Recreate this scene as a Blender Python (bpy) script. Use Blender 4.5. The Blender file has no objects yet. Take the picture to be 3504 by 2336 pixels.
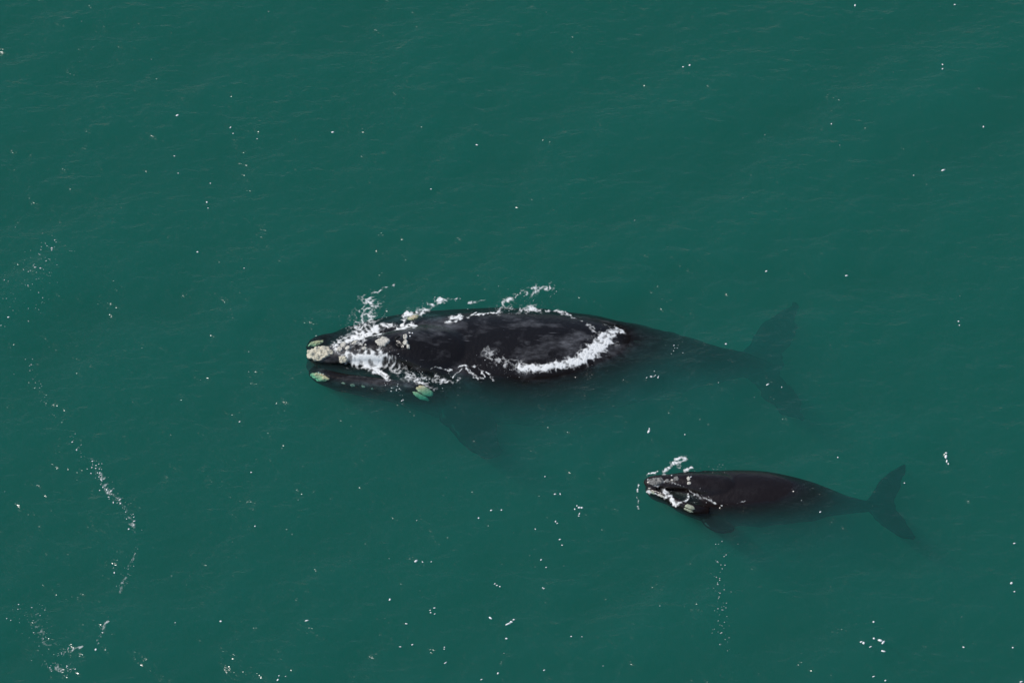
import bpy, bmesh, math, random
import numpy as np
from mathutils import Vector, Matrix
from mathutils.bvhtree import BVHTree

random.seed(7)
RNG = np.random.default_rng(11)
scene = bpy.context.scene
COL = scene.collection

# ------------------------------------------------------------------ camera
ELEV = math.radians(52.0)          # the aircraft looks down at this angle
DIST = 150.0                       # metres to the water at the middle of the picture
FPX = 16500.0                      # focal length in pixels of the 3504-wide frame
CAM = Vector((0.0, -DIST * math.cos(ELEV), DIST * math.sin(ELEV)))
cam_data = bpy.data.cameras.new('camera')
cam_data.sensor_width = 36.0
cam_data.lens = 36.0 * FPX / 3504.0
cam_data.clip_start = 1.0
cam_data.clip_end = 30000.0
cam = bpy.data.objects.new('camera', cam_data)
cam.location = CAM
cam.rotation_euler = (math.radians(90.0) - ELEV, 0.0, 0.0)
COL.objects.link(cam)
scene.camera = cam

# ------------------------------------------------------------------ sky and sun
SUN_EL = math.radians(50.0)
SUN_AZ = math.radians(272.0)       # clockwise from +Y: the sun stands to the left
world = bpy.data.worlds.new('World')
scene.world = world
world.use_nodes = True
wn = world.node_tree
for n in list(wn.nodes):
    wn.nodes.remove(n)
sky = wn.nodes.new('ShaderNodeTexSky')
sky.sky_type = 'NISHITA'
sky.sun_disc = False
sky.sun_elevation = SUN_EL
sky.sun_rotation = SUN_AZ
bg = wn.nodes.new('ShaderNodeBackground')
bg.inputs['Strength'].default_value = 0.10
wo = wn.nodes.new('ShaderNodeOutputWorld')
wn.links.new(sky.outputs['Color'], bg.inputs['Color'])
wn.links.new(bg.outputs['Background'], wo.inputs['Surface'])

sun_dir = Vector((math.sin(SUN_AZ) * math.cos(SUN_EL), math.cos(SUN_AZ) * math.cos(SUN_EL), math.sin(SUN_EL)))
sun_data = bpy.data.lights.new('sun', 'SUN')
sun_data.energy = 3.3
sun_data.angle = math.radians(0.53)
sun_data.color = (1.0, 0.955, 0.89)
sun = bpy.data.objects.new('sun', sun_data)
sun.rotation_euler = sun_dir.to_track_quat('Z', 'Y').to_euler()
sun.location = sun_dir * 200
COL.objects.link(sun)

scene.view_settings.view_transform = 'Standard'
scene.view_settings.look = 'None'
scene.view_settings.exposure = 0.0
scene.view_settings.gamma = 1.0
scene.view_settings.use_curve_mapping = False
scene.render.engine = 'CYCLES'
cy = scene.cycles
cy.use_denoising = True
try:
    cy.denoiser = 'OPENIMAGEDENOISE'
    cy.denoising_input_passes = 'RGB_ALBEDO_NORMAL'
    cy.denoising_prefilter = 'ACCURATE'
except Exception:
    pass
cy.max_bounces = 5
cy.diffuse_bounces = 2
cy.glossy_bounces = 2
cy.transmission_bounces = 4
cy.volume_bounces = 1
cy.transparent_max_bounces = 12
cy.sample_clamp_indirect = 4.0
cy.sample_clamp_direct = 30.0

# ------------------------------------------------------------------ picture <-> place
CE, SE = math.cos(ELEV), math.sin(ELEV)
FW = Vector((0, CE, -SE)); UP = Vector((0, SE, CE)); RT = Vector((1, 0, 0))

def ray_to(px, py):
    return (FW + RT * ((px - 1752.0) / FPX) + UP * ((1168.0 - py) / FPX)).normalized()

def P(px, py, z=0.0):
    """the point at height z that stands under this spot of the photograph"""
    d = ray_to(px, py)
    t = (z - CAM.z) / d.z
    return CAM + d * t

def to_px(x, y, z):
    dx, dy, dz = x - CAM.x, y - CAM.y, z - CAM.z
    dep = dy * CE - dz * SE
    return 1752.0 + FPX * dx / dep, 1168.0 - FPX * (dy * SE + dz * CE) / dep

# ------------------------------------------------------------------ numpy noise
_perm = RNG.permutation(512)
_gang = RNG.uniform(0, 2 * math.pi, 512)
def _grad(ix, iy):
    h = _perm[(_perm[ix & 511] + iy) & 511]
    a = _gang[h]
    return np.cos(a), np.sin(a)
def perlin(x, y):
    ix = np.floor(x).astype(np.int64); iy = np.floor(y).astype(np.int64)
    fx = x - ix; fy = y - iy
    u = fx * fx * fx * (fx * (fx * 6 - 15) + 10); v = fy * fy * fy * (fy * (fy * 6 - 15) + 10)
    def d(i, j):
        gx, gy = _grad(ix + i, iy + j)
        return gx * (fx - i) + gy * (fy - j)
    a = d(0, 0); b = d(1, 0); c = d(0, 1); e = d(1, 1)
    return ((a + (b - a) * u) * (1 - v) + (c + (e - c) * u) * v) * 1.5
def fbm(x, y, o=4, g=0.5):
    s = 0; a = 1.0; t = 0
    for i in range(o):
        s = s + a * perlin(x * 2 ** i + 17.3 * i, y * 2 ** i - 9.1 * i); t += a; a *= g
    return s / t

# ------------------------------------------------------------------ materials
def new_mat(name):
    m = bpy.data.materials.new(name)
    m.use_nodes = True
    nt = m.node_tree
    for n in list(nt.nodes):
        nt.nodes.remove(n)
    out = nt.nodes.new('ShaderNodeOutputMaterial')
    return m, nt, out
def N(nt, typ, **kw):
    n = nt.nodes.new(typ)
    for k, v in kw.items():
        if k.startswith('_'):
            setattr(n, k[1:], v)
        else:
            n.inputs[k.replace('__', ' ')].default_value = v
    return n
def ramp(nt, src, stops):
    r = nt.nodes.new('ShaderNodeValToRGB')
    e = r.color_ramp.elements
    while len(e) < len(stops):
        e.new(0.5)
    for el, (p, c) in zip(e, stops):
        el.position = p
        el.color = (c, c, c, 1) if not isinstance(c, tuple) else (*c, 1)
    nt.links.new(src, r.inputs['Fac'])
    return r

def water_material():
    m, nt, out = new_mat('sea_water')
    L = nt.links.new
    geo = N(nt, 'ShaderNodeNewGeometry')
    mp = N(nt, 'ShaderNodeMapping')
    mp.inputs['Rotation'].default_value = (0, 0, math.radians(-26))
    mp.inputs['Scale'].default_value = (0.55, 1.0, 1.0)
    L(geo.outputs['Position'], mp.inputs['Vector'])
    n1 = N(nt, 'ShaderNodeTexNoise', Scale=1.6, Detail=4.0, Roughness=0.54, Distortion=0.0)
    n1.normalize = True
    L(mp.outputs['Vector'], n1.inputs['Vector'])
    b1 = N(nt, 'ShaderNodeBump', Strength=1.0, Distance=0.30)
    L(n1.outputs['Fac'], b1.inputs['Height'])
    # Schlick's reflectance of an air-water face, the same from either side
    dt = N(nt, 'ShaderNodeVectorMath', _operation='DOT_PRODUCT')
    L(geo.outputs['Incoming'], dt.inputs[0]); L(b1.outputs['Normal'], dt.inputs[1])
    ab = N(nt, 'ShaderNodeMath', _operation='ABSOLUTE'); L(dt.outputs['Value'], ab.inputs[0])
    om = N(nt, 'ShaderNodeMath', _operation='SUBTRACT', _use_clamp=True); om.inputs[0].default_value = 1.0; L(ab.outputs[0], om.inputs[1])
    pw = N(nt, 'ShaderNodeMath', _operation='POWER'); pw.inputs[1].default_value = 5.0; L(om.outputs[0], pw.inputs[0])
    fr = N(nt, 'ShaderNodeMath', _operation='MULTIPLY_ADD'); fr.inputs[1].default_value = 0.98; fr.inputs[2].default_value = 0.02
    L(pw.outputs[0], fr.inputs[0])
    gl = N(nt, 'ShaderNodeBsdfGlossy', Roughness=0.16)
    L(b1.outputs['Normal'], gl.inputs['Normal'])
    tr = N(nt, 'ShaderNodeBsdfTransparent')
    mx = N(nt, 'ShaderNodeMixShader')
    L(fr.outputs[0], mx.inputs['Fac']); L(tr.outputs[0], mx.inputs[1]); L(gl.outputs[0], mx.inputs[2])
    L(mx.outputs[0], out.inputs['Surface'])
    # turbid green sea: even scattering, red taken out first
    vs = N(nt, 'ShaderNodeVolumeScatter', Density=0.163, Anisotropy=0.0)
    vs.inputs['Color'].default_value = (1, 1, 1, 1)
    va = N(nt, 'ShaderNodeVolumeAbsorption', Density=4.0)
    sa = (2.9, 0.222, 0.315)
    va.inputs['Color'].default_value = tuple(1 - s / 4.0 for s in sa) + (1,)
    ad = N(nt, 'ShaderNodeAddShader')
    L(vs.outputs[0], ad.inputs[0]); L(va.outputs[0], ad.inputs[1])
    L(ad.outputs[0], out.inputs['Volume'])
    m.cycles.homogeneous_volume = True
    m.cycles.volume_sampling = 'DISTANCE'
    try:
        m.volume_intersection_method = 'FAST'
    except Exception:
        pass
    return m

def skin_material(name, base, mott, patch):
    m, nt, out = new_mat(name)
    L = nt.links.new
    geo = N(nt, 'ShaderNodeNewGeometry')
    mp = N(nt, 'ShaderNodeMapping')
    mp.inputs['Scale'].default_value = (0.55, 1.0, 1.0)
    L(geo.outputs['Position'], mp.inputs['Vector'])
    n1 = N(nt, 'ShaderNodeTexNoise', Scale=1.5, Detail=6.0, Roughness=0.6, Distortion=0.4)
    L(mp.outputs['Vector'], n1.inputs['Vector'])
    r1 = ramp(nt, n1.outputs['Fac'], [(0.50, 0.0), (0.72, 1.0)])
    n2 = N(nt, 'ShaderNodeTexNoise', Scale=7.0, Detail=5.0, Roughness=0.65)
    L(mp.outputs['Vector'], n2.inputs['Vector'])
    r2 = ramp(nt, n2.outputs['Fac'], [(0.4, 0.25), (0.7, 1.0)])
    # flaking skin: a few pale streaks and scratches
    mp2 = N(nt, 'ShaderNodeMapping')
    mp2.inputs['Rotation'].default_value = (0, 0, math.radians(60))
    mp2.inputs['Scale'].default_value = (0.5, 4.0, 1.0)
    L(geo.outputs['Position'], mp2.inputs['Vector'])
    n3 = N(nt, 'ShaderNodeTexNoise', Scale=3.0, Detail=3.0)
    L(mp2.outputs['Vector'], n3.inputs['Vector'])
    r3 = ramp(nt, n3.outputs['Fac'], [(0.68, 0.0), (0.76, 0.6)])
    mul = N(nt, 'ShaderNodeMath', _operation='MULTIPLY')
    L(r1.outputs['Color'], mul.inputs[0]); L(r2.outputs['Color'], mul.inputs[1])
    mx0 = N(nt, 'ShaderNodeMath', _operation='MAXIMUM')
    L(mul.outputs[0], mx0.inputs[0]); L(r3.outputs['Color'], mx0.inputs[1])
    mixc = N(nt, 'ShaderNodeMix', _data_type='RGBA')
    mixc.inputs[6].default_value = (*base, 1); mixc.inputs[7].default_value = (*patch, 1)
    sc = N(nt, 'ShaderNodeMath', _operation='MULTIPLY')
    sc.inputs[1].default_value = mott
    L(mx0.outputs[0], sc.inputs[0])
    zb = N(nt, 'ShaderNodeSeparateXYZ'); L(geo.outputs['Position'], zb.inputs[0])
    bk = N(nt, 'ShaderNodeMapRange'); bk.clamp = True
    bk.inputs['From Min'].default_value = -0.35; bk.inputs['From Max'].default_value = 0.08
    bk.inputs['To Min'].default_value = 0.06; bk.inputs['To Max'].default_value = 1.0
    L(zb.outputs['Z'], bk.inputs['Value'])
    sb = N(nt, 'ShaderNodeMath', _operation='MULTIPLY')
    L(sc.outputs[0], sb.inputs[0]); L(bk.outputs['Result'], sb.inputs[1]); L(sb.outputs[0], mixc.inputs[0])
    p = N(nt, 'ShaderNodeBsdfPrincipled', Roughness=0.24)
    p.inputs['Specular IOR Level'].default_value = 0.5
    L(mixc.outputs[2], p.inputs['Base Color'])
    sz = N(nt, 'ShaderNodeSeparateXYZ'); L(geo.outputs['Position'], sz.inputs[0])
    mr = N(nt, 'ShaderNodeMapRange'); mr.clamp = True
    mr.inputs['From Min'].default_value = -0.10; mr.inputs['From Max'].default_value = 0.0
    mr.inputs['To Min'].default_value = 0.03; mr.inputs['To Max'].default_value = 0.42
    L(sz.outputs['Z'], mr.inputs['Value']); L(mr.outputs['Result'], p.inputs['Specular IOR Level'])
    bp = N(nt, 'ShaderNodeBump', Strength=0.6, Distance=0.03)
    n4 = N(nt, 'ShaderNodeTexNoise', Scale=8.0, Detail=5.0)
    L(geo.outputs['Position'], n4.inputs['Vector'])
    L(n4.outputs['Fac'], bp.inputs['Height']); L(bp.outputs['Normal'], p.inputs['Normal'])
    L(p.outputs[0], out.inputs['Surface'])
    return m

def callosity_material(name, c1, c2):
    m, nt, out = new_mat(name)
    L = nt.links.new
    geo = N(nt, 'ShaderNodeNewGeometry')
    n1 = N(nt, 'ShaderNodeTexNoise', Scale=12.0, Detail=6.0, Roughness=0.7)
    L(geo.outputs['Position'], n1.inputs['Vector'])
    r = ramp(nt, n1.outputs['Fac'], [(0.35, c1), (0.62, c2)])
    p = N(nt, 'ShaderNodeBsdfPrincipled', Roughness=0.75)
    L(r.outputs['Color'], p.inputs['Base Color'])
    b = N(nt, 'ShaderNodeBump', Strength=1.0, Distance=0.03)
    L(n1.outputs['Fac'], b.inputs['Height']); L(b.outputs['Normal'], p.inputs['Normal'])
    L(p.outputs[0], out.inputs['Surface'])
    return m

def plain_material(name, col, rough=0.6, bump=0.0, bscale=40.0):
    m, nt, out = new_mat(name)
    L = nt.links.new
    p = N(nt, 'ShaderNodeBsdfPrincipled', Roughness=rough)
    geo = N(nt, 'ShaderNodeNewGeometry')
    n1 = N(nt, 'ShaderNodeTexNoise', Scale=bscale, Detail=4.0)
    L(geo.outputs['Position'], n1.inputs['Vector'])
    r = ramp(nt, n1.outputs['Fac'], [(0.3, tuple(c * 0.82 for c in col)), (0.7, col)])
    L(r.outputs['Color'], p.inputs['Base Color'])
    if bump:
        b = N(nt, 'ShaderNodeBump', Strength=bump, Distance=0.02)
        L(n1.outputs['Fac'], b.inputs['Height']); L(b.outputs['Normal'], p.inputs['Normal'])
    L(p.outputs[0], out.inputs['Surface'])
    return m

M_WATER = water_material()
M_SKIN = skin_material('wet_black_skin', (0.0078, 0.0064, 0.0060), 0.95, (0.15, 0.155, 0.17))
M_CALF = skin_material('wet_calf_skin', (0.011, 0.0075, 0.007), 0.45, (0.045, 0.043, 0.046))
M_CALL = callosity_material('pale_callosity', (0.38, 0.36, 0.28), (0.66, 0.63, 0.52))
M_CALL2 = callosity_material('grey_callosity', (0.36, 0.35, 0.31), (0.62, 0.60, 0.54))
M_CALLC = callosity_material('calf_callosity', (0.04, 0.042, 0.042), (0.26, 0.26, 0.25))
M_EYEP = callosity_material('pale_eye_patch', (0.50, 0.38, 0.23), (0.64, 0.50, 0.31))
M_EYEC = callosity_material('calf_eye_patch', (0.26, 0.28, 0.21), (0.42, 0.45, 0.34))
M_LIP = callosity_material('dull_lip_callosity', (0.10, 0.10, 0.08), (0.30, 0.30, 0.23))
M_HOLE = plain_material('dark_nostril', (0.002, 0.002, 0.002), 0.5)
def foam_material(name, use_attr):
    m, nt, out = new_mat(name)
    L = nt.links.new
    geo = N(nt, 'ShaderNodeNewGeometry')
    n1 = N(nt, 'ShaderNodeTexNoise', Scale=34.0, Detail=4.0, Roughness=0.7)
    L(geo.outputs['Position'], n1.inputs['Vector'])
    p = N(nt, 'ShaderNodeBsdfPrincipled', Roughness=0.6)
    p.inputs['Base Color'].default_value = (0.84, 0.86, 0.86, 1)
    b = N(nt, 'ShaderNodeBump', Strength=0.5, Distance=0.012)
    L(n1.outputs['Fac'], b.inputs['Height']); L(b.outputs['Normal'], p.inputs['Normal'])
    if not use_attr:
        L(p.outputs[0], out.inputs['Surface'])
        return m
    at = N(nt, 'ShaderNodeAttribute'); at.attribute_name = 'thickness'
    ad = N(nt, 'ShaderNodeMath', _operation='MULTIPLY_ADD')
    ad.inputs[1].default_value = 0.24; ad.inputs[2].default_value = -0.12
    L(n1.outputs['Fac'], ad.inputs[0])
    sm = N(nt, 'ShaderNodeMath', _operation='ADD')
    L(at.outputs['Fac'], sm.inputs[0]); L(ad.outputs[0], sm.inputs[1])
    mr = ramp(nt, sm.outputs[0], [(0.0, 0.12), (0.28, 0.40), (0.64, 0.97)])
    mr0 = N(nt, 'ShaderNodeMapRange'); mr0.clamp = True
    mr0.inputs['From Min'].default_value = -0.30; mr0.inputs['From Max'].default_value = 0.10
    L(at.outputs['Fac'], mr0.inputs['Value'])
    op = N(nt, 'ShaderNodeMath', _operation='MULTIPLY')
    L(mr.outputs['Color'], op.inputs[0]); L(mr0.outputs['Result'], op.inputs[1])
    tr = N(nt, 'ShaderNodeBsdfTransparent'); mx = N(nt, 'ShaderNodeMixShader')
    L(op.outputs[0], mx.inputs['Fac']); L(tr.outputs[0], mx.inputs[1]); L(p.outputs[0], mx.inputs[2])
    L(mx.outputs[0], out.inputs['Surface'])
    return m
M_FOAM = foam_material('white_foam', True)
M_DROP_GLINT = foam_material('white_spray_and_glints', False)  # also colours the white blobs that imitate sun glints
M_SAND = plain_material('seabed_sand', (0.30, 0.27, 0.20), 0.9, 0.3, 0.7)

def link(name, mesh, mat, parent=None, **props):
    o = bpy.data.objects.new(name, mesh)
    mesh.materials.clear()
    mesh.materials.append(mat)
    COL.objects.link(o)
    if parent is not None:
        o.parent = parent
    for k, v in props.items():
        o[k] = v
    return o
def mesh_from(name, verts, faces, smooth=True):
    me = bpy.data.meshes.new(name)
    verts = np.asarray(verts, dtype=np.float32).reshape(-1, 3)
    faces = np.asarray(faces, dtype=np.int32)
    k = faces.shape[1]
    me.vertices.add(len(verts)); me.vertices.foreach_set('co', verts.ravel())
    me.loops.add(faces.size); me.loops.foreach_set('vertex_index', faces.ravel())
    me.polygons.add(len(faces))
    me.polygons.foreach_set('loop_start', np.arange(0, faces.size, k, dtype=np.int32))
    me.polygons.foreach_set('loop_total', np.full(len(faces), k, dtype=np.int32))
    if smooth:
        me.polygons.foreach_set('use_smooth', np.ones(len(faces), dtype=bool))
    me.update(calc_edges=True)
    me.validate()
    return me

# ------------------------------------------------------------------ the sea
_waves = []
for i in range(72):
    lam = 0.42 * (7.5 / 0.42) ** ((i + RNG.uniform(0, 1)) / 72.0)
    ang = math.radians(117) + RNG.normal(0, 0.6)
    k = 2 * math.pi / lam
    steep = 0.019 * (0.8 if lam < 0.8 else 1.15)
    _waves.append((k * math.cos(ang), k * math.sin(ang), RNG.uniform(0, 2 * math.pi), steep * RNG.uniform(0.5, 1.4) / k))
_ring = [(P(2240, 1660), 0.017, 1.0, 3.8), (P(1080, 1220), 0.014, 1.3, 4.5), (P(2000, 1250), 0.010, 1.7, 6.0)]
def water_z(x, y):
    x = np.asarray(x, dtype=np.float64); y = np.asarray(y, dtype=np.float64)
    z = np.zeros_like(x)
    for kx, ky, ph, a in _waves:
        z += a * np.sin(kx * x + ky * y + ph)
    gust = 0.75 + 0.45 * perlin(x * 0.11 + 3.7, y * 0.15 + 1.2)
    z *= gust
    for c, a, lam, reach in _ring:
        r = np.hypot(x - c.x, y - c.y)
        z += a * (1 + perlin(x * 0.9 + lam, y * 0.9)) * np.sin(2 * math.pi * r / lam + 1.6 * perlin(x * 0.5, y * 0.5 + lam)) * np.exp(-((r - 0.45 * reach) / (0.45 * reach)) ** 2)
    fade = np.clip(1.5 - np.maximum(np.abs(x), np.abs(y)) / 70.0, 0, 1)
    return z * fade

def build_sea():
    inner = np.arange(-25.0, 25.001, 0.10)
    g = 25.0 + 0.10 * np.cumsum(1.22 ** np.arange(1, 50))
    g = g[g < 9000.0]
    ax = np.concatenate([-g[::-1], inner, g])
    n = len(ax)
    X, Y = np.meshgrid(ax, ax)
    Z = water_z(X, Y)
    v = np.stack([X.ravel(), Y.ravel(), Z.ravel()], 1)
    idx = np.arange(n * n).reshape(n, n)
    f = np.stack([idx[:-1, :-1].ravel(), idx[:-1, 1:].ravel(), idx[1:, 1:].ravel(), idx[1:, :-1].ravel()], 1)
    # walls and bottom close the body of water
    rim = np.concatenate([idx[0, :-1], idx[:-1, -1], idx[-1, :0:-1], idx[:0:-1, 0]])
    low = v[rim].copy(); low[:, 2] = -19.0
    b0 = len(v); v = np.concatenate([v, low])
    m = len(rim); i0 = np.arange(m); i1 = (i0 + 1) % m
    walls = np.stack([rim[i0], b0 + i0, b0 + i1, rim[i1]], 1)
    c = [b0, b0 + (n - 1), b0 + 2 * (n - 1), b0 + 3 * (n - 1)]
    me = bpy.data.meshes.new('sea')
    bm = None
    cen = len(v); v = np.concatenate([v, [[0, 0, -19.0]]])
    fan = np.stack([np.full(m, cen), b0 + i1, b0 + i0, b0 + i0], 1)
    quads = np.concatenate([f, walls])
    tri = fan[:, :3]
    me = bpy.data.meshes.new('sea')
    me.vertices.add(len(v)); me.vertices.foreach_set('co', v.astype(np.float32).ravel())
    loops = np.concatenate([quads.ravel(), tri.ravel()]).astype(np.int32)
    tot = np.concatenate([np.full(len(quads), 4), np.full(len(tri), 3)]).astype(np.int32)
    st = np.concatenate([[0], np.cumsum(tot)[:-1]]).astype(np.int32)
    me.loops.add(len(loops)); me.loops.foreach_set('vertex_index', loops)
    me.polygons.add(len(tot)); me.polygons.foreach_set('loop_start', st); me.polygons.foreach_set('loop_total', tot)
    sm = np.zeros(len(tot), dtype=bool); sm[:len(f)] = True
    me.polygons.foreach_set('use_smooth', sm)
    me.update(calc_edges=True)
    link('sea_water', me, M_WATER, kind='structure', label='calm turbid green sea water with fine ripples')
    s = 8500.0
    k = 24
    bx = np.concatenate([[-s, -800, -200], np.linspace(-60, 60, k), [200, 800, s]])
    X, Y = np.meshgrid(bx, bx)
    Z = -16.0 + 0.5 * fbm(X * 0.06, Y * 0.06)
    nn = len(bx); idx = np.arange(nn * nn).reshape(nn, nn)
    f = np.stack([idx[:-1, :-1].ravel(), idx[:-1, 1:].ravel(), idx[1:, 1:].ravel(), idx[1:, :-1].ravel()], 1)
    link('seabed', mesh_from('seabed', np.stack([X.ravel(), Y.ravel(), Z.ravel()], 1), f), M_SAND, kind='structure')
build_sea()

# ------------------------------------------------------------------ whales
def interp_stations(st, n):
    """st: rows of (x,y,z,a,b); smooth Catmull-Rom resampling"""
    st = np.asarray(st, dtype=float)
    m = len(st)
    d = np.concatenate([[0], np.cumsum(np.linalg.norm(np.diff(st[:, :3], axis=0), axis=1))])
    t = np.linspace(0, d[-1], n)
    out = np.zeros((n, st.shape[1]))
    tang = np.zeros_like(st)
    for i in range(m):
        a, b = max(i - 1, 0), min(i + 1, m - 1)
        tang[i] = (st[b] - st[a]) / (d[b] - d[a])
    for j, tt in enumerate(t):
        i = min(max(np.searchsorted(d, tt) - 1, 0), m - 2)
        h = d[i + 1] - d[i]; u = (tt - d[i]) / h
        h00 = 2*u**3 - 3*u**2 + 1; h10 = u**3 - 2*u**2 + u; h01 = -2*u**3 + 3*u**2; h11 = u**3 - u**2
        out[j] = h00 * st[i] + h10 * h * tang[i] + h01 * st[i + 1] + h11 * h * tang[i + 1]
    return out

def tube(bm, st, n=60, seg=40, power=2.0):
    s = interp_stations(st, n)
    rings = []
    for j in range(n):
        a, b = s[max(j - 1, 0), :3], s[min(j + 1, n - 1), :3]
        t = Vector(b - a).normalized()
        side = t.cross(Vector((0, 0, 1))).normalized()
        up = side.cross(t).normalized()
        c = Vector(s[j, :3]); ring = []
        for q in range(seg):
            th = 2 * math.pi * q / seg
            cc, ss = math.cos(th), math.sin(th)
            ex = math.copysign(abs(cc) ** (2 / power), cc); ey = math.copysign(abs(ss) ** (2 / power), ss)
            ring.append(bm.verts.new(c + side * (max(s[j, 3], 0.02) * ex) + up * (max(s[j, 4], 0.02) * ey)))
        rings.append(ring)
    for j in range(n - 1):
        for q in range(seg):
            bm.faces.new((rings[j][q], rings[j][(q + 1) % seg], rings[j + 1][(q + 1) % seg], rings[j + 1][q]))
    bm.faces.new(list(reversed(rings[0]))); bm.faces.new(rings[-1])

def resample(pts, n):
    p = np.array([[*q] for q in pts], dtype=float)
    return interp_stations(p, n)

def blade(bm, lead, trail, t0, t1, n=24, m=12):
    """a flipper or fluke: lens-shaped sheet between its leading and trailing edges"""
    a = resample(lead, n); b = resample(trail, n)
    top, bot = [], []
    for i in range(n):
        u = i / (n - 1)
        th = t0 + (t1 - t0) * u
        rt, rb = [], []
        for j in range(m + 1):
            v = j / m
            p = Vector(a[i] * (1 - v) + b[i] * v)
            h = th * 0.5 * (math.sqrt(max(v, 0)) * (1 - v) * 2.2 + 0.16)
            if i == n - 1:
                h *= 0.6
            rt.append(bm.verts.new(p + Vector((0, 0, h)))); rb.append(bm.verts.new(p - Vector((0, 0, h))))
        top.append(rt); bot.append(rb)
    for i in range(n - 1):
        for j in range(m):
            bm.faces.new((top[i][j], top[i + 1][j], top[i + 1][j + 1], top[i][j + 1]))
            bm.faces.new((bot[i][j], bot[i][j + 1], bot[i + 1][j + 1], bot[i + 1][j]))
        bm.faces.new((top[i][0], bot[i][0], bot[i + 1][0], top[i + 1][0]))
        bm.faces.new((top[i][m], top[i + 1][m], bot[i + 1][m], bot[i][m]))
    for j in range(m):
        bm.faces.new((top[0][j], top[0][j + 1], bot[0][j + 1], bot[0][j]))
        bm.faces.new((top[n - 1][j], bot[n - 1][j], bot[n - 1][j + 1], top[n - 1][j + 1]))

def stations(rows):
    out = []
    for px, py, z, a, b in rows:
        p = P(px, py, z)
        out.append((p.x, p.y, p.z, a, b))
    return out

def pts3(rows):
    return [P(*r) for r in rows]

def grow_body(name, bm, voxel, mat, smooth=6):
    bmesh.ops.recalc_face_normals(bm, faces=bm.faces)
    me = bpy.data.meshes.new(name + '_raw')
    bm.to_mesh(me); bm.free()
    tmp = bpy.data.objects.new(name + '_raw', me)
    COL.objects.link(tmp)
    r = tmp.modifiers.new('r', 'REMESH'); r.mode = 'VOXEL'; r.voxel_size = voxel; r.use_smooth_shade = True
    s = tmp.modifiers.new('s', 'SMOOTH'); s.factor = 0.5; s.iterations = smooth
    dg = bpy.context.evaluated_depsgraph_get()
    body = bpy.data.meshes.new_from_object(tmp.evaluated_get(dg))
    bpy.data.objects.remove(tmp)
    bpy.data.meshes.remove(me)
    body.name = name
    return body

def mirror_path(rows, axis, k=1.0, dz=0.0):
    """the other lip: mirrored across the head's own axis line (two points)"""
    a, b = axis
    d = Vector((b.x - a.x, b.y - a.y)).normalized()
    nrm = Vector((-d.y, d.x))
    out = []
    for i, (x, y, z, r1, r2) in enumerate(rows):
        f = i / (len(rows) - 1)
        off = (Vector((x, y)) - Vector((a.x, a.y))).dot(nrm)
        q = Vector((x, y)) - nrm * ((1 + k) * off)
        out.append((q.x, q.y, z + dz * min(1.0, max(0.0, 3.0 * (f - 0.14))), r1, r2))
    return out

BVH = {}
def carve(body, strokes):
    """press grooves into the skin along short lines: (p, q, width, depth)"""
    n = len(body.vertices)
    co = np.empty(n * 3, dtype=np.float32); body.vertices.foreach_get('co', co); co = co.reshape(-1, 3)
    no = np.empty(n * 3, dtype=np.float32); body.vertex_normals.foreach_get('vector', no); no = no.reshape(-1, 3)
    for p, q, w, dep in strokes:
        p = np.array(p); q = np.array(q); d = q - p; L2 = (d * d).sum()
        t = np.clip(((co - p) @ d) / L2, 0, 1)
        dist = np.linalg.norm(co - (p + t[:, None] * d), axis=1)
        co = co - no * (dep * np.exp(-(dist / w) ** 2))[:, None]
    body.vertices.foreach_set('co', co.astype(np.float32).ravel())
    body.update()

def roughen(body, amp):
    n = len(body.vertices)
    co = np.empty(n * 3, dtype=np.float32); body.vertices.foreach_get('co', co); co = co.reshape(-1, 3).astype(np.float64)
    dep = np.clip(-co[:, 2] - 0.15, 0, 1.2)
    co[:, 1] += amp * dep * fbm(co[:, 0] * 0.9 + 0.5 * co[:, 1], co[:, 1] * 2.2 - co[:, 0] * 0.7, 2)
    co[:, 0] += amp * dep * fbm(co[:, 0] * 1.4 + 31.0, co[:, 1] * 2.0, 2)
    body.vertices.foreach_set('co', co.astype(np.float32).ravel())
    body.update()

def make_bvh(body):
    vs = [v.co.copy() for v in body.vertices]
    fs = [tuple(p.vertices) for p in body.polygons]
    return BVHTree.FromPolygons(vs, fs)

def hit(bvh, px, py):
    d = ray_to(px, py)
    loc, nor, _, _ = bvh.ray_cast(CAM, d)
    if loc is None:
        return None, None
    if nor.dot(d) > 0:
        nor = -nor
    return loc, nor

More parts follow.
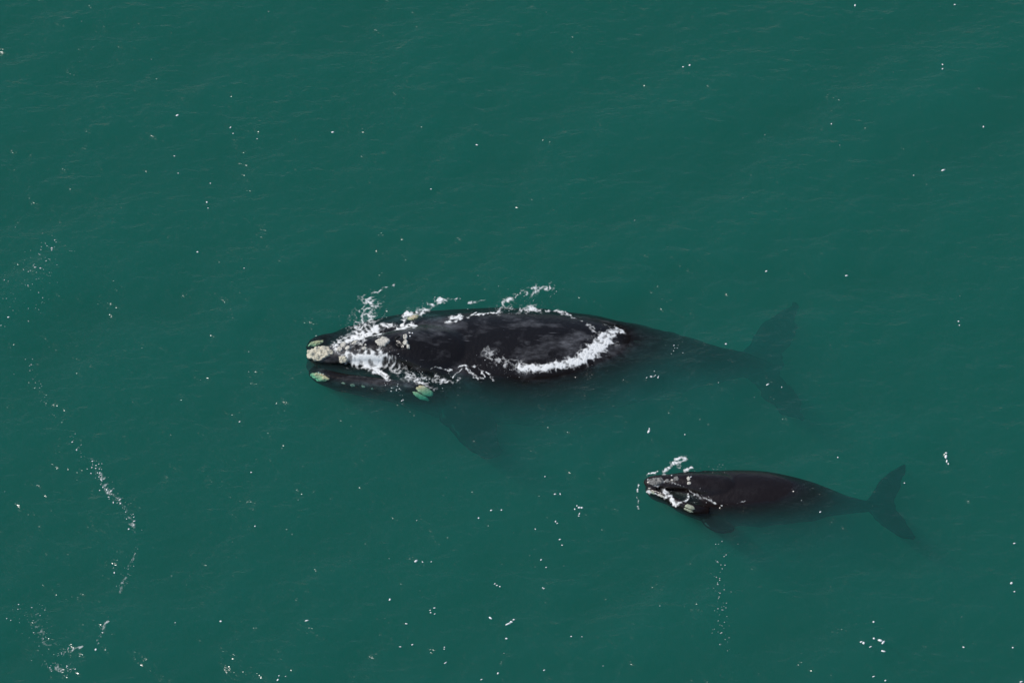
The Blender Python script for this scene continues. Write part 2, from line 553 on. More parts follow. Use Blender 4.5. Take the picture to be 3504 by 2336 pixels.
def callosity(parent, bvh, name, px, py, a, b, rot, height, mat, rough=0.5, label=None, seed=0):
    loc, nor = hit(bvh, px, py)
    if loc is None:
        print('no hit', name, px, py); return None
    rings, seg = (14, 56) if max(a, b) > 14 else (7, 28)
    cr, sr = math.cos(math.radians(rot)), math.sin(math.radians(rot))
    fn = min(FW.dot(nor), -0.30)
    verts = []; dist = (loc - CAM).length
    for i in range(rings + 1):
        r = i / rings
        for q in range(seg if i else 1):
            th = 2 * math.pi * q / seg
            edge = 1 + 0.16 * float(perlin(np.array([math.cos(th) * 1.6 + seed * 3.1]), np.array([math.sin(th) * 1.6 + seed]))[0]) * 1.6
            e2 = 1 + 0.10 * float(perlin(np.array([math.cos(th) * 4.6 + seed * 1.7]), np.array([math.sin(th) * 4.6 - seed]))[0]) * 1.6
            u = a * r * edge * e2 * math.cos(th); v = b * r * edge * e2 * math.sin(th)
            du = (u * cr - v * sr) * dist / FPX; dv = (u * sr + v * cr) * dist / FPX
            w = -(du * RT.dot(nor) + dv * UP.dot(nor)) / fn
            pt = loc + RT * du + UP * dv + FW * w
            nl, nn, _, _ = bvh.find_nearest(pt)
            if nn.dot(nor) < 0:
                nn = -nn
            prof = (1 - r ** 5) ** 0.6 if r < 1 else 0.0
            lump = float(fbm(np.array([pt.x * 9 + seed]), np.array([pt.y * 9 + pt.z * 7]), 3)[0])
            h = -0.03 if i == rings else height * prof * (1 + rough * 1.6 * lump)
            verts.append(nl + nn * h)
    faces = []
    for q in range(seg):
        faces.append((0, 1 + q, 1 + (q + 1) % seg, 1 + (q + 1) % seg))
    quads = []
    for i in range(1, rings):
        o0 = 1 + (i - 1) * seg; o1 = 1 + i * seg
        for q in range(seg):
            quads.append((o0 + q, o1 + q, o1 + (q + 1) % seg, o0 + (q + 1) % seg))
    me = bpy.data.meshes.new(name)
    me.from_pydata([tuple(v) for v in verts], [], [f[:3] for f in faces] + quads)
    for p in me.polygons:
        p.use_smooth = True
    me.update()
    o = link(name, me, mat, parent)
    if label:
        o['label'] = label
    return o

# ---- the adult
bm = bmesh.new()
tube(bm, stations([
    (1066, 1246, -0.62, 0.22, 0.24), (1086, 1243, -0.72, 0.62, 0.44), (1130, 1238, -0.82, 0.92, 0.60),
    (1210, 1232, -0.90, 1.18, 0.76), (1320, 1228, -0.95, 1.45, 0.94), (1430, 1231, -1.02, 1.64, 1.18),
    (1540, 1243, -1.10, 1.82, 1.34), (1650, 1249, -1.16, 1.92, 1.40), (1770, 1252, -1.19, 1.95, 1.42),
    (1900, 1252, -1.20, 1.86, 1.41), (2030, 1246, -1.20, 1.62, 1.30), (2150, 1240, -1.24, 1.28, 1.14),
    (2280, 1240, -1.36, 0.94, 0.96), (2400, 1243, -1.20, 0.62, 0.74), (2500, 1249, -1.20, 0.42, 0.52),
    (2580, 1256, -1.32, 0.32, 0.34), (2640, 1262, -1.46, 0.18, 0.13)]), 120, 56, 2.25)
tube(bm, stations([
    (1056, 1216, -0.10, 0.16, 0.12), (1080, 1216, -0.08, 0.30, 0.20), (1150, 1211, 0.00, 0.37, 0.26),
    (1230, 1202, 0.05, 0.44, 0.33), (1320, 1194, 0.08, 0.56, 0.42), (1385, 1192, 0.05, 0.70, 0.50),
    (1450, 1200, -0.10, 0.92, 0.58), (1560, 1222, -0.50, 1.05, 0.80), (1680, 1246, -0.95, 0.80, 0.60)]), 60, 32)
near_lip = stations([
    (1066, 1270, -0.38, 0.16, 0.18), (1095, 1286, -0.31, 0.24, 0.28), (1175, 1309, -0.34, 0.26, 0.34),
    (1250, 1322, -0.40, 0.28, 0.40), (1340, 1334, -0.42, 0.30, 0.42), (1430, 1345, -0.42, 0.34, 0.40),
    (1510, 1352, -0.70, 0.40, 0.40)])
AX_A = (P(1062, 1246, -0.62), P(1430, 1242, -1.08))
tube(bm, near_lip, 36, 20)
tube(bm, mirror_path(near_lip, AX_A, 0.70, -0.34), 36, 20)
blade(bm, pts3([(1475, 1345, -0.80), (1488, 1400, -0.90), (1530, 1465, -1.02), (1590, 1525, -1.12), (1668, 1574, -1.20)]),
      pts3([(1650, 1360, -0.86), (1676, 1405, -0.94), (1702, 1455, -1.03), (1716, 1512, -1.12), (1708, 1564, -1.20)]), 0.42, 0.16)
blade(bm, pts3([(1475, 1150, -0.90), (1495, 1104, -0.55), (1540, 1078, -0.32), (1640, 1066, -0.30)]),
      pts3([(1600, 1150, -0.90), (1615, 1108, -0.60), (1640, 1090, -0.40), (1662, 1074, -0.32)]), 0.36, 0.14)
blade(bm, pts3([(2515, 1250, -1.35), (2548, 1204, -1.40), (2586, 1138, -1.47), (2645, 1078, -1.55), (2722, 1030, -1.61)]),
      pts3([(2672, 1272, -1.44), (2674, 1228, -1.44), (2712, 1162, -1.48), (2728, 1090, -1.55), (2732, 1036, -1.61)]), 0.30, 0.12)
blade(bm, pts3([(2515, 1246, -1.35), (2545, 1278, -1.36), (2592, 1338, -1.40), (2652, 1396, -1.44), (2748, 1444, -1.50)]),
      pts3([(2672, 1255, -1.44), (2676, 1286, -1.40), (2716, 1335, -1.41), (2746, 1390, -1.44), (2762, 1436, -1.50)]), 0.30, 0.12)
adult_body = grow_body('adult_whale', bm, 0.045, M_SKIN, 7)
roughen(adult_body, 0.15)
b0 = make_bvh(adult_body)
strokes = []
for (x0, y0), (x1, y1) in (((1351, 1157), (1368, 1147)), ((1354, 1172), (1369, 1186))):
    p, _ = hit(b0, x0, y0); q, _ = hit(b0, x1, y1)
    strokes.append((p, q, 0.06, 0.07))
carve(adult_body, strokes)
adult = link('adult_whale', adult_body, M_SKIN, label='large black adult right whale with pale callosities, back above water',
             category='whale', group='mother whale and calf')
BVH['adult'] = make_bvh(adult_body)
for i, (p, q, w, d) in enumerate(strokes):
    p = Vector(p); q = Vector(q); c = (p + q) / 2
    dirv = (q - p); ln = dirv.length * 0.5
    bmh = bmesh.new()
    bmesh.ops.create_icosphere(bmh, subdivisions=2, radius=1.0)
    rotm = dirv.normalized().to_track_quat('X', 'Z').to_matrix().to_4x4()
    bmesh.ops.transform(bmh, matrix=Matrix.Translation(c - Vector((0, 0, 0.03))) @ rotm @ Matrix.Diagonal((ln, 0.045, 0.03, 1)), verts=bmh.verts)
    me = bpy.data.meshes.new('blowhole'); bmh.to_mesh(me); bmh.free()
    link('blowhole', me, M_HOLE, adult)
adult_call = [
    ('bonnet_callosity', 1088, 1208, 44, 24, 10, 0.11, M_CALL, 0.8, 'large cream encrusted callosity on the snout tip'),
    ('callosity', 1133, 1206, 9, 8, 0, 0.05, M_CALL, 0.5, None),
    ('callosity', 1163, 1195, 11, 8, 10, 0.05, M_CALL2, 0.5, None),
    ('callosity', 1176, 1180, 12, 8, 15, 0.05, M_CALL2, 0.5, None),
    ('callosity', 1191, 1191, 11, 7, 10, 0.05, M_CALL2, 0.5, None),
    ('callosity', 1174, 1229, 17, 13, -20, 0.06, M_CALL, 0.6, None),
    ('callosity', 1216, 1171, 12, 5, 18, 0.04, M_CALL2, 0.5, None),
    ('callosity', 1247, 1192, 9, 6, 0, 0.04, M_CALL2, 0.4, None),
    ('callosity', 1238, 1180, 5, 3, -20, 0.03, M_CALL2, 0.4, None),
    ('callosity', 1251, 1180, 4, 3, 0, 0.03, M_CALL2, 0.4, None),
    ('callosity', 1310, 1168, 21, 16, 14, 0.07, M_CALL2, 0.35, 'round pale grey callosity in front of the blowholes'),
    ('callosity', 1387, 1153, 8, 9, 10, 0.06, M_CALL2, 0.7, None),
    ('callosity', 1388, 1173, 9, 9, 0, 0.06, M_CALL2, 0.7, None),
    ('callosity', 1397, 1186, 6, 8, 20, 0.05, M_CALL2, 0.7, None),
    ('lip_callosity', 1090, 1290, 36, 15, -18, 0.06, M_EYEP, 0.8, 'pale callosity at the front of the near lower lip'),
    ('lip_callosity', 1080, 1174, 32, 9, 14, 0.05, M_EYEP, 0.8, 'pale callosity at the front of the far lower lip'),
    ('lip_callosity', 1175, 1311, 8, 4, -14, 0.02, M_LIP, 0.6, None),
    ('lip_callosity', 1207, 1318, 10, 6, -8, 0.02, M_LIP, 0.6, None),
    ('lip_callosity', 1243, 1322, 8, 4, -20, 0.02, M_LIP, 0.6, None),
    ('lip_callosity', 1274, 1330, 5, 3, -10, 0.015, M_LIP, 0.6, None),
    ('eye_callosity', 1453, 1337, 38, 14, -28, 0.04, M_EYEP, 0.1, 'long pale patch above the near eye'),
    ('eye_callosity', 1440, 1356, 34, 8, -28, 0.05, M_EYEP, 0.1, 'pale strip below the near eye'),
    ('eye_callosity', 1412, 1085, 20, 9, 15, 0.06, M_EYEP, 0.4, 'pale patch above the far eye'),
]
for i, (nm, px, py, a, b, rot, h, mat, rg, lab) in enumerate(adult_call):
    callosity(adult, BVH['adult'], nm, px, py, a, b, rot, h, mat, rg, lab, i + 1)

# ---- the calf
bm = bmesh.new()
tube(bm, stations([
    (2210, 1664, -0.28, 0.12, 0.12), (2232, 1668, -0.34, 0.33, 0.24), (2300, 1678, -0.42, 0.52, 0.38),
    (2370, 1691, -0.49, 0.71, 0.54), (2440, 1700, -0.55, 0.83, 0.67), (2520, 1704, -0.59, 0.88, 0.74),
    (2610, 1706, -0.61, 0.86, 0.73), (2700, 1711, -0.63, 0.75, 0.65), (2780, 1716, -0.65, 0.58, 0.54),
    (2850, 1722, -0.80, 0.36, 0.42), (2910, 1727, -0.90, 0.22, 0.28), (2965, 1731, -0.98, 0.16, 0.16),
    (3020, 1734, -1.0, 0.12, 0.07)]), 110, 48, 2.25)
tube(bm, stations([
    (2207, 1648, -0.06, 0.10, 0.08), (2222, 1648, 0.00, 0.20, 0.13), (2280, 1648, 0.04, 0.24, 0.18),
    (2340, 1650, 0.06, 0.29, 0.24), (2400, 1658, 0.00, 0.40, 0.32), (2490, 1676, -0.22, 0.50, 0.42), (2570, 1696, -0.48, 0.38, 0.30)]), 52, 28)
calf_lip = stations([
    (2214, 1676, -0.14, 0.08, 0.12), (2235, 1685, -0.12, 0.10, 0.16), (2280, 1703, -0.10, 0.11, 0.20),
    (2325, 1727, -0.12, 0.13, 0.22), (2370, 1744, -0.16, 0.16, 0.22), (2420, 1754, -0.32, 0.20, 0.22)])
tube(bm, calf_lip, 36, 18)
tube(bm, mirror_path(calf_lip, (P(2212, 1664, -0.28), P(2440, 1700, -0.57)), 0.62, -0.18), 36, 18)
blade(bm, pts3([(2385, 1750, -0.45), (2398, 1782, -0.44), (2424, 1808, -0.42), (2462, 1824, -0.44), (2502, 1822, -0.48)]),
      pts3([(2475, 1750, -0.50), (2482, 1774, -0.48), (2500, 1786, -0.46), (2514, 1798, -0.46), (2514, 1814, -0.48)]), 0.22, 0.10)
blade(bm, pts3([(2350, 1640, -0.42), (2372, 1622, -0.28), (2404, 1610, -0.18), (2456, 1612, -0.18)]),
      pts3([(2450, 1650, -0.46), (2456, 1632, -0.34), (2464, 1622, -0.26), (2474, 1618, -0.22)]), 0.20, 0.09)
blade(bm, pts3([(2940, 1730, -0.99), (2972, 1702, -0.98), (3000, 1655, -0.96), (3046, 1612, -0.94), (3094, 1584, -0.92)]),
      pts3([(3070, 1740, -1.02), (3066, 1704, -0.99), (3084, 1664, -0.96), (3098, 1620, -0.94), (3102, 1588, -0.92)]), 0.15, 0.07)
blade(bm, pts3([(2940, 1730, -0.99), (2968, 1746, -1.00), (3008, 1786, -1.02), (3059, 1826, -1.04), (3118, 1846, -1.06)]),
      pts3([(3068, 1730, -1.02), (3072, 1744, -1.00), (3098, 1776, -1.02), (3120, 1810, -1.04), (3130, 1838, -1.06)]), 0.15, 0.07)
calf_body = grow_body('calf_whale', bm, 0.026, M_CALF, 7)
roughen(calf_body, 0.10)
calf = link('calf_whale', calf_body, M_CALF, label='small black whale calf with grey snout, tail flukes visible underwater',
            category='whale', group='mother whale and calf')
BVH['calf'] = make_bvh(calf_body)
calf_call = [
    ('bonnet_callosity', 2243, 1645, 27, 14, 4, 0.045, M_CALLC, 0.7, 'wrinkled grey callosity on the snout tip'),
    ('callosity', 2283, 1644, 7, 7, 0, 0.02, M_CALLC, 0.5, None),
    ('callosity', 2300, 1642, 5, 4, 0, 0.025, M_CALL2, 0.5, None),
    ('callosity', 2314, 1637, 10, 8, 0, 0.03, M_CALLC, 0.5, None),
    ('callosity', 2356, 1637, 6, 8, 10, 0.03, M_CALL2, 0.5, None),
    ('callosity', 2358, 1652, 8, 6, 0, 0.03, M_CALL2, 0.5, None),
    ('lip_callosity', 2232, 1684, 14, 5, -30, 0.02, M_EYEC, 0.6, None),
    ('lip_callosity', 2262, 1695, 14, 4, -24, 0.02, M_CALL2, 0.6, None),
    ('eye_callosity', 2362, 1734, 18, 9, -20, 0.03, M_EYEC, 0.3, 'pale patch above the near eye'),
    ('eye_callosity', 2356, 1745, 20, 4, -22, 0.025, M_EYEC, 0.3, 'pale strip below the near eye'),
]
for i, (nm, px, py, a, b, rot, h, mat, rg, lab) in enumerate(calf_call):
    callosity(calf, BVH['calf'], nm, px, py, a, b, rot, h, mat, rg, lab, i + 41)

# ------------------------------------------------------------------ foam
def surface_z(x, y):
    """height of water or whale, whichever is on top"""
    z = water_z(x, y)
    flat = z.ravel(); xf = x.ravel(); yf = y.ravel()
    for key in ('adult', 'calf'):
        bvh = BVH[key]
        rc = bvh.ray_cast; dn = Vector((0, 0, -1))
        for i in range(len(flat)):
            loc = rc(Vector((xf[i], yf[i], 3.0)), dn)[0]
            if loc is not None and loc.z > flat[i]:
                flat[i] = loc.z
    return flat.reshape(x.shape)

def stroke_field(U, V, strokes):
    F = np.zeros_like(U)
    for pts, r, inten in strokes:
        best = np.full_like(U, 1e9)
        for (x0, y0), (x1, y1) in zip(pts[:-1], pts[1:]):
            dx, dy = x1 - x0, y1 - y0
            t = np.clip(((U - x0) * dx + (V - y0) * dy) / (dx * dx + dy * dy), 0, 1)
            best = np.minimum(best, np.hypot(U - x0 - t * dx, V - y0 - t * dy))
        F = np.maximum(F, inten * np.exp(-(best / r) ** 2))
    return F

def blur(A, r, n=2):
    for _ in range(n):
        for ax in (0, 1):
            acc = np.zeros_like(A)
            for k in range(-r, r + 1):
                acc += np.roll(A, k, ax)
            A = acc / (2 * r + 1)
    return A

def foam_patch(name, strokes, label, cell=0.0125, seed=0.0, height=0.012):
    xs = [p[0] for s in strokes for p in s[0]]; ys = [p[1] for s in strokes for p in s[0]]
    m = max(s[1] for s in strokes) * 2.2
    a = P(min(xs) - m, max(ys) + m); b = P(max(xs) + m, min(ys) - m - 30)
    gx = np.arange(a.x, b.x, cell); gy = np.arange(a.y, b.y, cell)
    X, Y = np.meshgrid(gx, gy)
    U, V = to_px(X, Y, np.zeros_like(X))
    pre = stroke_field(U, V, [(p, r * 1.8 + 12, i) for p, r, i in strokes]) > 0.12
    Z = np.zeros_like(X)
    Z[pre] = surface_z(X[pre], Y[pre])
    Zb = blur(np.where(pre, Z, 0.0), 6, 2)      # wash banks up softly where skin meets water
    Z = np.where(pre, np.maximum(Z, Zb), Z)
    U, V = to_px(X, Y, Z)
    wx = 0.11 * fbm(X * 2.3 + seed, Y * 2.3, 3) + 0.03 * fbm(X * 9 + seed, Y * 9, 2)
    wy = 0.11 * fbm(X * 2.3 - 7, Y * 2.3 + seed, 3) + 0.03 * fbm(X * 9 - 3, Y * 9 + seed, 2)
    F = stroke_field(U + wx * 150, V + wy * 130, strokes)
    Xw = X + wx * 0.9; Yw = Y + wy * 0.9
    rid = 1 - np.abs(perlin(Xw * 4.3 + seed, Yw * 4.9)) * 2.0
    rid2 = 1 - np.abs(perlin(Xw * 10.3 - seed, Yw * 11.1 + 4)) * 2.0
    rid3 = 1 - np.abs(perlin(Xw * 23.0 + 2 * seed, Yw * 25.0 + 4)) * 2.0
    patchy = fbm(X * 1.9 - seed, Y * 1.9 + 2, 3)
    mixn = 0.62 * rid + 0.46 * rid2 + 0.16 * rid3 + 0.55 * patchy
    # rank transform: the share of surface covered follows the stroke field
    live = pre & (F > 0.03)
    rank = np.zeros_like(F)
    o = np.argsort(mixn[live]); rk = np.empty(len(o)); rk[o] = np.linspace(0, 1, len(o)); rank[live] = rk
    cover = np.minimum(F * 1.08, 1.06)
    val = cover - (1 - rank)
    val = np.where(live, blur(val, 1, 1) * 1.12, val)
    keep = live & (val > -0.30)
    H = 0.006 + height * np.clip(val, 0, 1) * np.clip(0.5 + 0.4 * patchy + 0.4 * rid2 + 0.3 * rid3, 0.05, 2)
    q = keep[:-1, :-1] & keep[:-1, 1:] & keep[1:, 1:] & keep[1:, :-1]
    zq = np.stack([Z[:-1, :-1], Z[:-1, 1:], Z[1:, 1:], Z[1:, :-1]])
    q &= (zq.max(0) - zq.min(0)) < 0.06
    n0, n1 = X.shape
    idx = np.arange(n0 * n1).reshape(n0, n1)
    f = np.stack([idx[:-1, :-1][q], idx[:-1, 1:][q], idx[1:, 1:][q], idx[1:, :-1][q]], 1)
    used = np.unique(f)
    remap = np.full(n0 * n1, -1); remap[used] = np.arange(len(used))
    jx = RNG.normal(0, cell * 0.18, n0 * n1); jy = RNG.normal(0, cell * 0.18, n0 * n1)
    v = np.stack([X.ravel() + jx, Y.ravel() + jy, (Z + H).ravel()], 1)[used]
    me = mesh_from(name, v, remap[f], smooth=True)
    at = me.attributes.new('thickness', 'FLOAT', 'POINT')
    at.data.foreach_set('value', val.ravel()[used].astype(np.float32))
    return link(name, me, M_FOAM, kind='stuff', label=label, category='foam')

foam_patch('foam', [
    ([(1200, 1218), (1238, 1232), (1282, 1242)], 26, 1.4), ([(1262, 1244), (1298, 1270), (1318, 1290)], 14, 1.15),
    ([(1285, 1222), (1340, 1248), (1400, 1285), (1450, 1312)], 18, 0.62), ([(1245, 1203), (1300, 1205), (1345, 1232)], 12, 0.65),
    ([(1150, 1196), (1165, 1212), (1180, 1222)], 8, 0.6), ([(1440, 1310), (1485, 1330)], 8, 0.35)],
    'thick white foam breaking along the near side of the adult whale head', seed=1.0)
foam_patch('foam', [
    ([(1190, 1166), (1225, 1152), (1262, 1140), (1300, 1128)], 14, 1.25), ([(1140, 1188), (1160, 1172), (1190, 1162)], 13, 0.75),
    ([(1222, 1150), (1240, 1110), (1256, 1078), (1268, 1048)], 34, 0.66), ([(1264, 1035), (1285, 1006), (1310, 986), (1345, 974)], 5, 0.62),
    ([(1290, 1120), (1330, 1114), (1345, 1120)], 9, 0.75)],
    'splash of white lacy foam on the far side of the adult whale snout', seed=5.0)
foam_patch('foam', [
    ([(1362, 1130), (1395, 1120), (1418, 1114)], 9, 1.35), ([(1372, 1115), (1382, 1090), (1398, 1070)], 7, 1.1),
    ([(1402, 1075), (1440, 1060), (1465, 1046)], 12, 0.66), ([(1478, 1046), (1500, 1036), (1512, 1028)], 11, 0.72),
    ([(1530, 1030), (1570, 1021)], 4, 0.7), ([(1600, 1042), (1660, 1026)], 4, 0.5)],
    'white curl of foam beside the far eye of the adult whale', seed=9.0)
foam_patch('foam', [
    ([(1535, 1096), (1560, 1087), (1584, 1078)], 7, 1.1), ([(1600, 1086), (1628, 1070)], 4, 0.9),
    ([(1628, 1081), (1668, 1073), (1702, 1068)], 3, 1.05), ([(1703, 1066), (1728, 1042), (1760, 1016), (1800, 1002), (1862, 984), (1882, 980)], 11, 0.60),
    ([(1740, 1052), (1790, 1058), (1835, 1061)], 13, 0.62), ([(1830, 1061), (1900, 1064), (1960, 1084), (2010, 1113), (2052, 1142)], 5, 0.62)],
    'thin lacy foam along the far side of the adult whale back', seed=13.0)
foam_patch('foam', [
    ([(2060, 1138), (2098, 1136), (2132, 1139)], 11, 1.1), ([(2082, 1152), (2042, 1190), (1990, 1226)], 24, 1.5),
    ([(1995, 1230), (1920, 1250), (1850, 1257), (1785, 1260)], 13, 1.3), ([(1790, 1258), (1742, 1252), (1702, 1228), (1676, 1212)], 22, 0.36)],
    'broad white wash curving across the rear of the adult whale back', seed=17.0)
foam_patch('foam', [
    ([(1470, 1258), (1540, 1263), (1600, 1255), (1642, 1250)], 3.2, 0.8), ([(1606, 1256), (1624, 1288)], 2.2, 0.85),
    ([(1640, 1255), (1660, 1292)], 2.4, 0.9), ([(1645, 1262), (1695, 1302)], 2.2, 0.85), ([(1538, 1294), (1582, 1268)], 2.2, 0.85),
    ([(1498, 1290), (1524, 1302)], 8, 0.72), ([(1430, 1292), (1500, 1306), (1570, 1300)], 7, 0.5), ([(1600, 1270), (1650, 1292)], 6, 0.6)],
    'thin strings of foam along the near waterline of the adult whale', seed=21.0)
foam_patch('foam', [
    ([(2278, 1612), (2300, 1590), (2325, 1575)], 9, 1.2), ([(2318, 1602), (2342, 1572)], 8, 0.62), ([(2345, 1606), (2372, 1601)], 6, 0.8)],
    'short white splash on the far side of the calf snout', cell=0.011, seed=25.0, height=0.010)
foam_patch('foam', [
    ([(2262, 1674), (2290, 1690), (2305, 1714), (2315, 1730)], 8, 1.05), ([(2310, 1736), (2334, 1722), (2350, 1705), (2352, 1690)], 4, 0.7),
    ([(2222, 1682), (2250, 1690), (2282, 1703)], 4, 0.75), ([(2214, 1621), (2242, 1616)], 3.5, 0.9), ([(2378, 1694), (2410, 1702), (2445, 1722)], 6, 0.62),
    ([(2445, 1722), (2490, 1727), (2522, 1723), (2556, 1712)], 1.8, 0.75), ([(2236, 1664), (2290, 1649), (2345, 1668), (2372, 1690)], 3, 0.6)],  # last stroke paints the arched highlight of the head as foam
    'white water running over the near lip of the calf, with a painted head highlight', cell=0.011, seed=29.0, height=0.010)
foam_patch('foam', [
    ([(2181, 1648), (2183, 1680)], 3, 0.8), ([(2182, 1688), (2180, 1715)], 3, 0.6), ([(2176, 1728), (2184, 1745)], 2.5, 0.6)],
    'narrow upright streak of foam ahead of the calf', cell=0.011, seed=33.0, height=0.010)

foam_patch('foam', [
    ([(315, 1575), (380, 1690), (430, 1735), (455, 1790), (470, 1815)], 8, 0.34), ([(465, 1890), (430, 1960), (410, 2030)], 6, 0.24),
    ([(375, 2120), (345, 2170), (332, 2205)], 3.5, 0.55)],
    'faint feathered foam trail drifting at the left', cell=0.017, seed=37.0, height=0.01)
foam_patch('foam', [
    ([(165, 2275), (215, 2292), (250, 2272)], 9, 0.28), ([(200, 2240), (260, 2220), (290, 2208)], 4, 0.40), ([(120, 2100), (140, 2165), (165, 2210)], 16, 0.14)],
    'faint lacy foam patch in the lower left corner', cell=0.017, seed=41.0, height=0.01)

# foam flecks, spray drops, and white blobs standing in for sun glints
def flecks(name, pts, label, scale=0.55):
    bmx = bmesh.new()
    bmesh.ops.create_icosphere(bmx, subdivisions=1, radius=1.0)
    bv = np.array([v.co[:] for v in bmx.verts]); bf = np.array([[v.index for v in f.verts] for f in bmx.faces]); bmx.free()
    arr = np.array([(p[0], p[1]) for p in pts]); 
    w = [P(a, b) for a, b in arr]
    x = np.array([q.x for q in w]); y = np.array([q.y for q in w])
    z = surface_z(x, y)
    V = []; F = []
    for i, p in enumerate(pts):
        r = p[2] * scale
        ang = random.gauss(0.5, 0.6); el = 1 + abs(random.gauss(0.2, 0.45))
        s = bv * (1 + RNG.normal(0, 0.16, (len(bv), 1)))
        s = s * np.array([r * el, r / math.sqrt(el), r * 0.55])
        c, sn = math.cos(ang), math.sin(ang)
        s = np.stack([s[:, 0] * c - s[:, 1] * sn, s[:, 0] * sn + s[:, 1] * c, s[:, 2]], 1)
        V.append(s + np.array([x[i], y[i], z[i] + r * 0.3])); F.append(bf + i * len(bv))
    me = mesh_from(name, np.concatenate(V), np.concatenate(F), smooth=True)
    return link(name, me, M_DROP_GLINT, kind='stuff', label=label, category='foam')

def along(path, n, spread, r0, r1):
    out = []
    seg = [math.dist(a, b) for a, b in zip(path[:-1], path[1:])]
    for _ in range(n):
        t = random.random() * sum(seg)
        for k, s in enumerate(seg):
            if t <= s:
                break
            t -= s
        a, b = path[k], path[k + 1]; u = t / seg[k]
        out.append((a[0] + (b[0] - a[0]) * u + random.gauss(0, spread), a[1] + (b[1] - a[1]) * u + random.gauss(0, spread),
                    r0 * (r1 / r0) ** (random.random() ** 2.2)))
    return out

streak = []
streak += along([(315, 1575), (380, 1690), (430, 1735), (455, 1790), (470, 1815)], 90, 10, 0.012, 0.06)
streak += along([(240, 1490), (290, 1560), (320, 1625)], 22, 9, 0.010, 0.05)
streak += along([(465, 1890), (430, 1960), (410, 2030)], 34, 9, 0.010, 0.03)
streak += along([(375, 2120), (345, 2170), (332, 2205)], 30, 4, 0.010, 0.035)
streak += along([(90, 2070), (130, 2150), (170, 2220)], 60, 34, 0.010, 0.035)
streak += along([(165, 2275), (215, 2290), (250, 2275)], 46, 9, 0.010, 0.035)
streak += along([(200, 2240), (260, 2220)], 26, 6, 0.008, 0.03)
streak += along([(100, 1220), (125, 1300), (160, 1380), (175, 1440)], 26, 12, 0.010, 0.035)
streak += along([(60, 1010), (110, 960), (170, 880), (190, 830)], 80, 42, 0.010, 0.04)
streak += along([(20, 1090), (150, 1060)], 18, 30, 0.010, 0.04)
flecks('foam_glint_flecks', streak, 'broken line of white foam flecks drifting at the left', 0.5)

drops = []
drops += along([(1180, 1110), (1290, 1060), (1330, 1110)], 60, 26, 0.008, 0.03)
drops += along([(1390, 1070), (1500, 1030), (1620, 1030)], 40, 16, 0.008, 0.03)
drops += along([(1690, 1050), (1790, 1020), (1890, 990)], 90, 22, 0.008, 0.032)
drops += along([(1330, 1230), (1400, 1280), (1480, 1310), (1560, 1300)], 110, 14, 0.008, 0.03)
drops += along([(1660, 1215), (1720, 1260), (1800, 1275)], 90, 16, 0.007, 0.022)
drops += along([(1320, 1312), (1340, 1322), (1365, 1340), (1380, 1375)], 24, 7, 0.012, 0.05)  # white drops in place of the sun glints along the near lip
drops += along([(2280, 1670), (2330, 1710), (2420, 1700)], 50, 14, 0.007, 0.025)
drops += along([(2320, 1590), (2340, 1600), (2480, 1595)], 40, 12, 0.006, 0.022)
flecks('foam_glint_flecks', drops, 'fine white spray drops around both whales, some standing in for glints on the lip', 0.45)

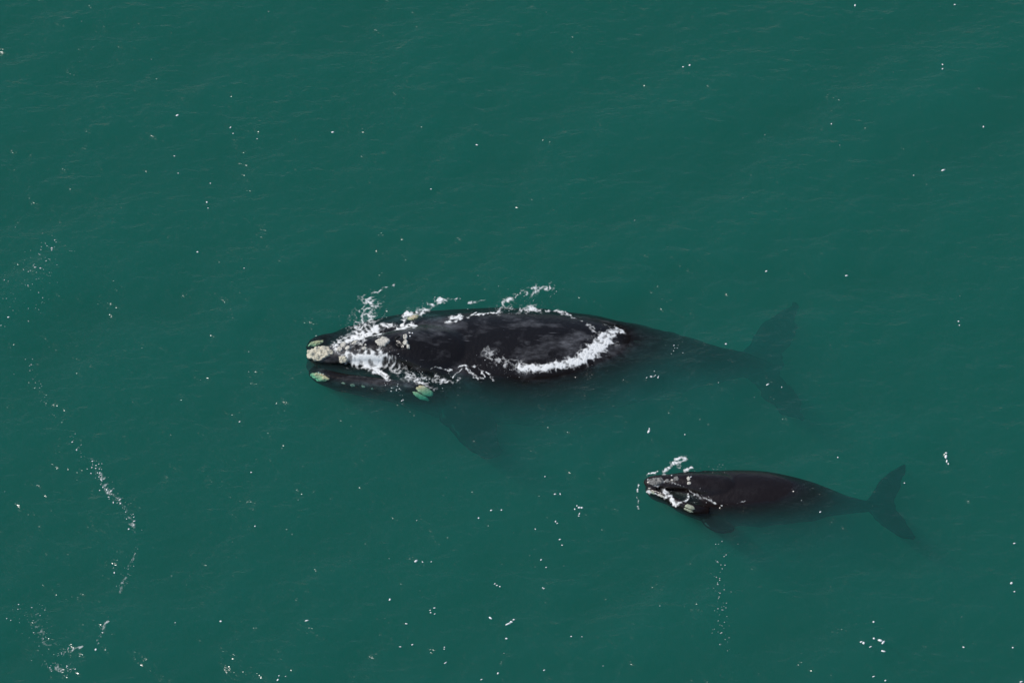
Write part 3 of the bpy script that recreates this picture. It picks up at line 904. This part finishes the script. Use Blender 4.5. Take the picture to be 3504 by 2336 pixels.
glint_flecks = [(607, 399, .07), (789, 437, .05), (798, 457, .035), (880, 476, .03), (1139, 451, .06), (597, 535, .04), (610, 592, .035), (708, 692, .055),  # white blobs put where the sun glints off water and skin
          (712, 712, .03), (720, 625, .035), (676, 861, .055), (836, 919, .03), (1632, 497, .06), (1475, 645, .035), (2338, 230, .05), (2360, 225, .06),
          (2926, 19, .075), (3268, 14, .045), (3225, 229, .05), (3225, 244, .05), (3366, 430, .06), (3228, 580, .08), (3127, 596, .035), (2845, 428, .04),
          (2623, 924, .05), (2897, 939, .06), (2484, 1182, .06), (2627, 1315, .06), (2675, 1323, .035), (2220, 1479, .09), (2222, 1470, .05), (2344, 1488, .04),
          (3237, 1560, .09), (3240, 1575, .07), (3238, 1548, .06), (3245, 1585, .05), (3280, 1102, .05), (3283, 1115, .04), (2978, 2216, .05), (2955, 2203, .08),
          (2947, 2198, .06), (2990, 2187, .06), (3012, 2194, .10), (3022, 2200, .08), (3024, 2230, .07), (3018, 2228, .05), (2989, 2130, .06), (3298, 2213, .05),
          (3466, 2214, .05), (3461, 1999, .07), (3471, 2027, .05), (3471, 1860, .05), (3030, 2325, .06), (2990, 2312, .05), (3495, 2332, .06),
          (1423, 1921, .08), (1446, 1924, .04), (1476, 1923, .035), (1334, 2052, .065), (1487, 2080, .05), (1472, 2088, .04), (1474, 2096, .04), (1488, 2100, .035),
          (1679, 2112, .07), (1740, 2132, .075), (1750, 2126, .07), (1758, 2118, .05), (1746, 2128, .06), (1391, 2134, .05), (1733, 2184, .06), (1411, 2203, .045),
          (1370, 2211, .04), (1521, 2214, .035), (1520, 2220, .035), (1704, 2302, .055), (1525, 2264, .05), (1955, 2176, .045), (1862, 2291, .04), (1648, 2325, .04),
          (1694, 1995, .045), (1701, 2001, .04), (1711, 2005, .045), (1857, 2010, .035), (1861, 2013, .04), (1852, 1912, .05), (1869, 1938, .035),
          (1638, 1775, .05), (1681, 1748, .055), (1716, 1747, .045), (1982, 1737, .075), (1991, 1737, .07), (1967, 1741, .05), (1974, 1730, .04), (1983, 1757, .04),
          (1981, 1765, .035), (1899, 1693, .055), (1917, 1691, .04), (1901, 1784, .05), (1907, 1790, .04), (1832, 1810, .035), (1916, 1844, .05), (1924, 1863, .04),
          (1865, 1631, .035), (2867, 1565, .05), (2807, 1757, .05), (3095, 1653, .045), (756, 2127, .06), (329, 2228, .06), (391, 1956, .05), (873, 1800, .045),
          (951, 2328, .06), (955, 2315, .04), (1050, 2128, .06), (600, 2133, .03), (30, 1090, .05), (178, 855, .055), (178, 862, .035), (820, 1440, .04),
          (860, 1615, .04), (1403, 1173, .05), (1412, 1174, .045), (1404, 1186, .05), (1286, 1174, .03), (2217, 1648, .04), (2298, 1641, .04), (2363, 1652, .045), (2312, 1728, .05)]
glint_flecks += [(2230 + random.gauss(0, 14), 1292 + random.gauss(0, 5), random.uniform(.02, .045)) for _ in range(10)]
glint_flecks += [(2315 + random.gauss(0, 10), 1195 + random.gauss(0, 14), random.uniform(.012, .03)) for _ in range(9)]
glint_flecks += [(2470 + random.gauss(0, 16), 2100 + random.gauss(0, 90), random.uniform(.008, .03)) for _ in range(40)]
glint_flecks += [(2460 + random.gauss(0, 10), 1950 + random.gauss(0, 60), random.uniform(.008, .03)) for _ in range(22)]
for _ in range(180):
    u, v = random.uniform(-60, 3560), random.uniform(-60, 2390)
    if random.random() < 0.35 + 0.65 * max(v / 2336, 1 - u / 1200):
        glint_flecks.append((u, v, 0.006 * (0.026 / 0.006) ** (random.random() ** 1.8)))
flecks('foam_glint_flecks', glint_flecks, 'tiny white flecks standing in for sun glints over the open water')
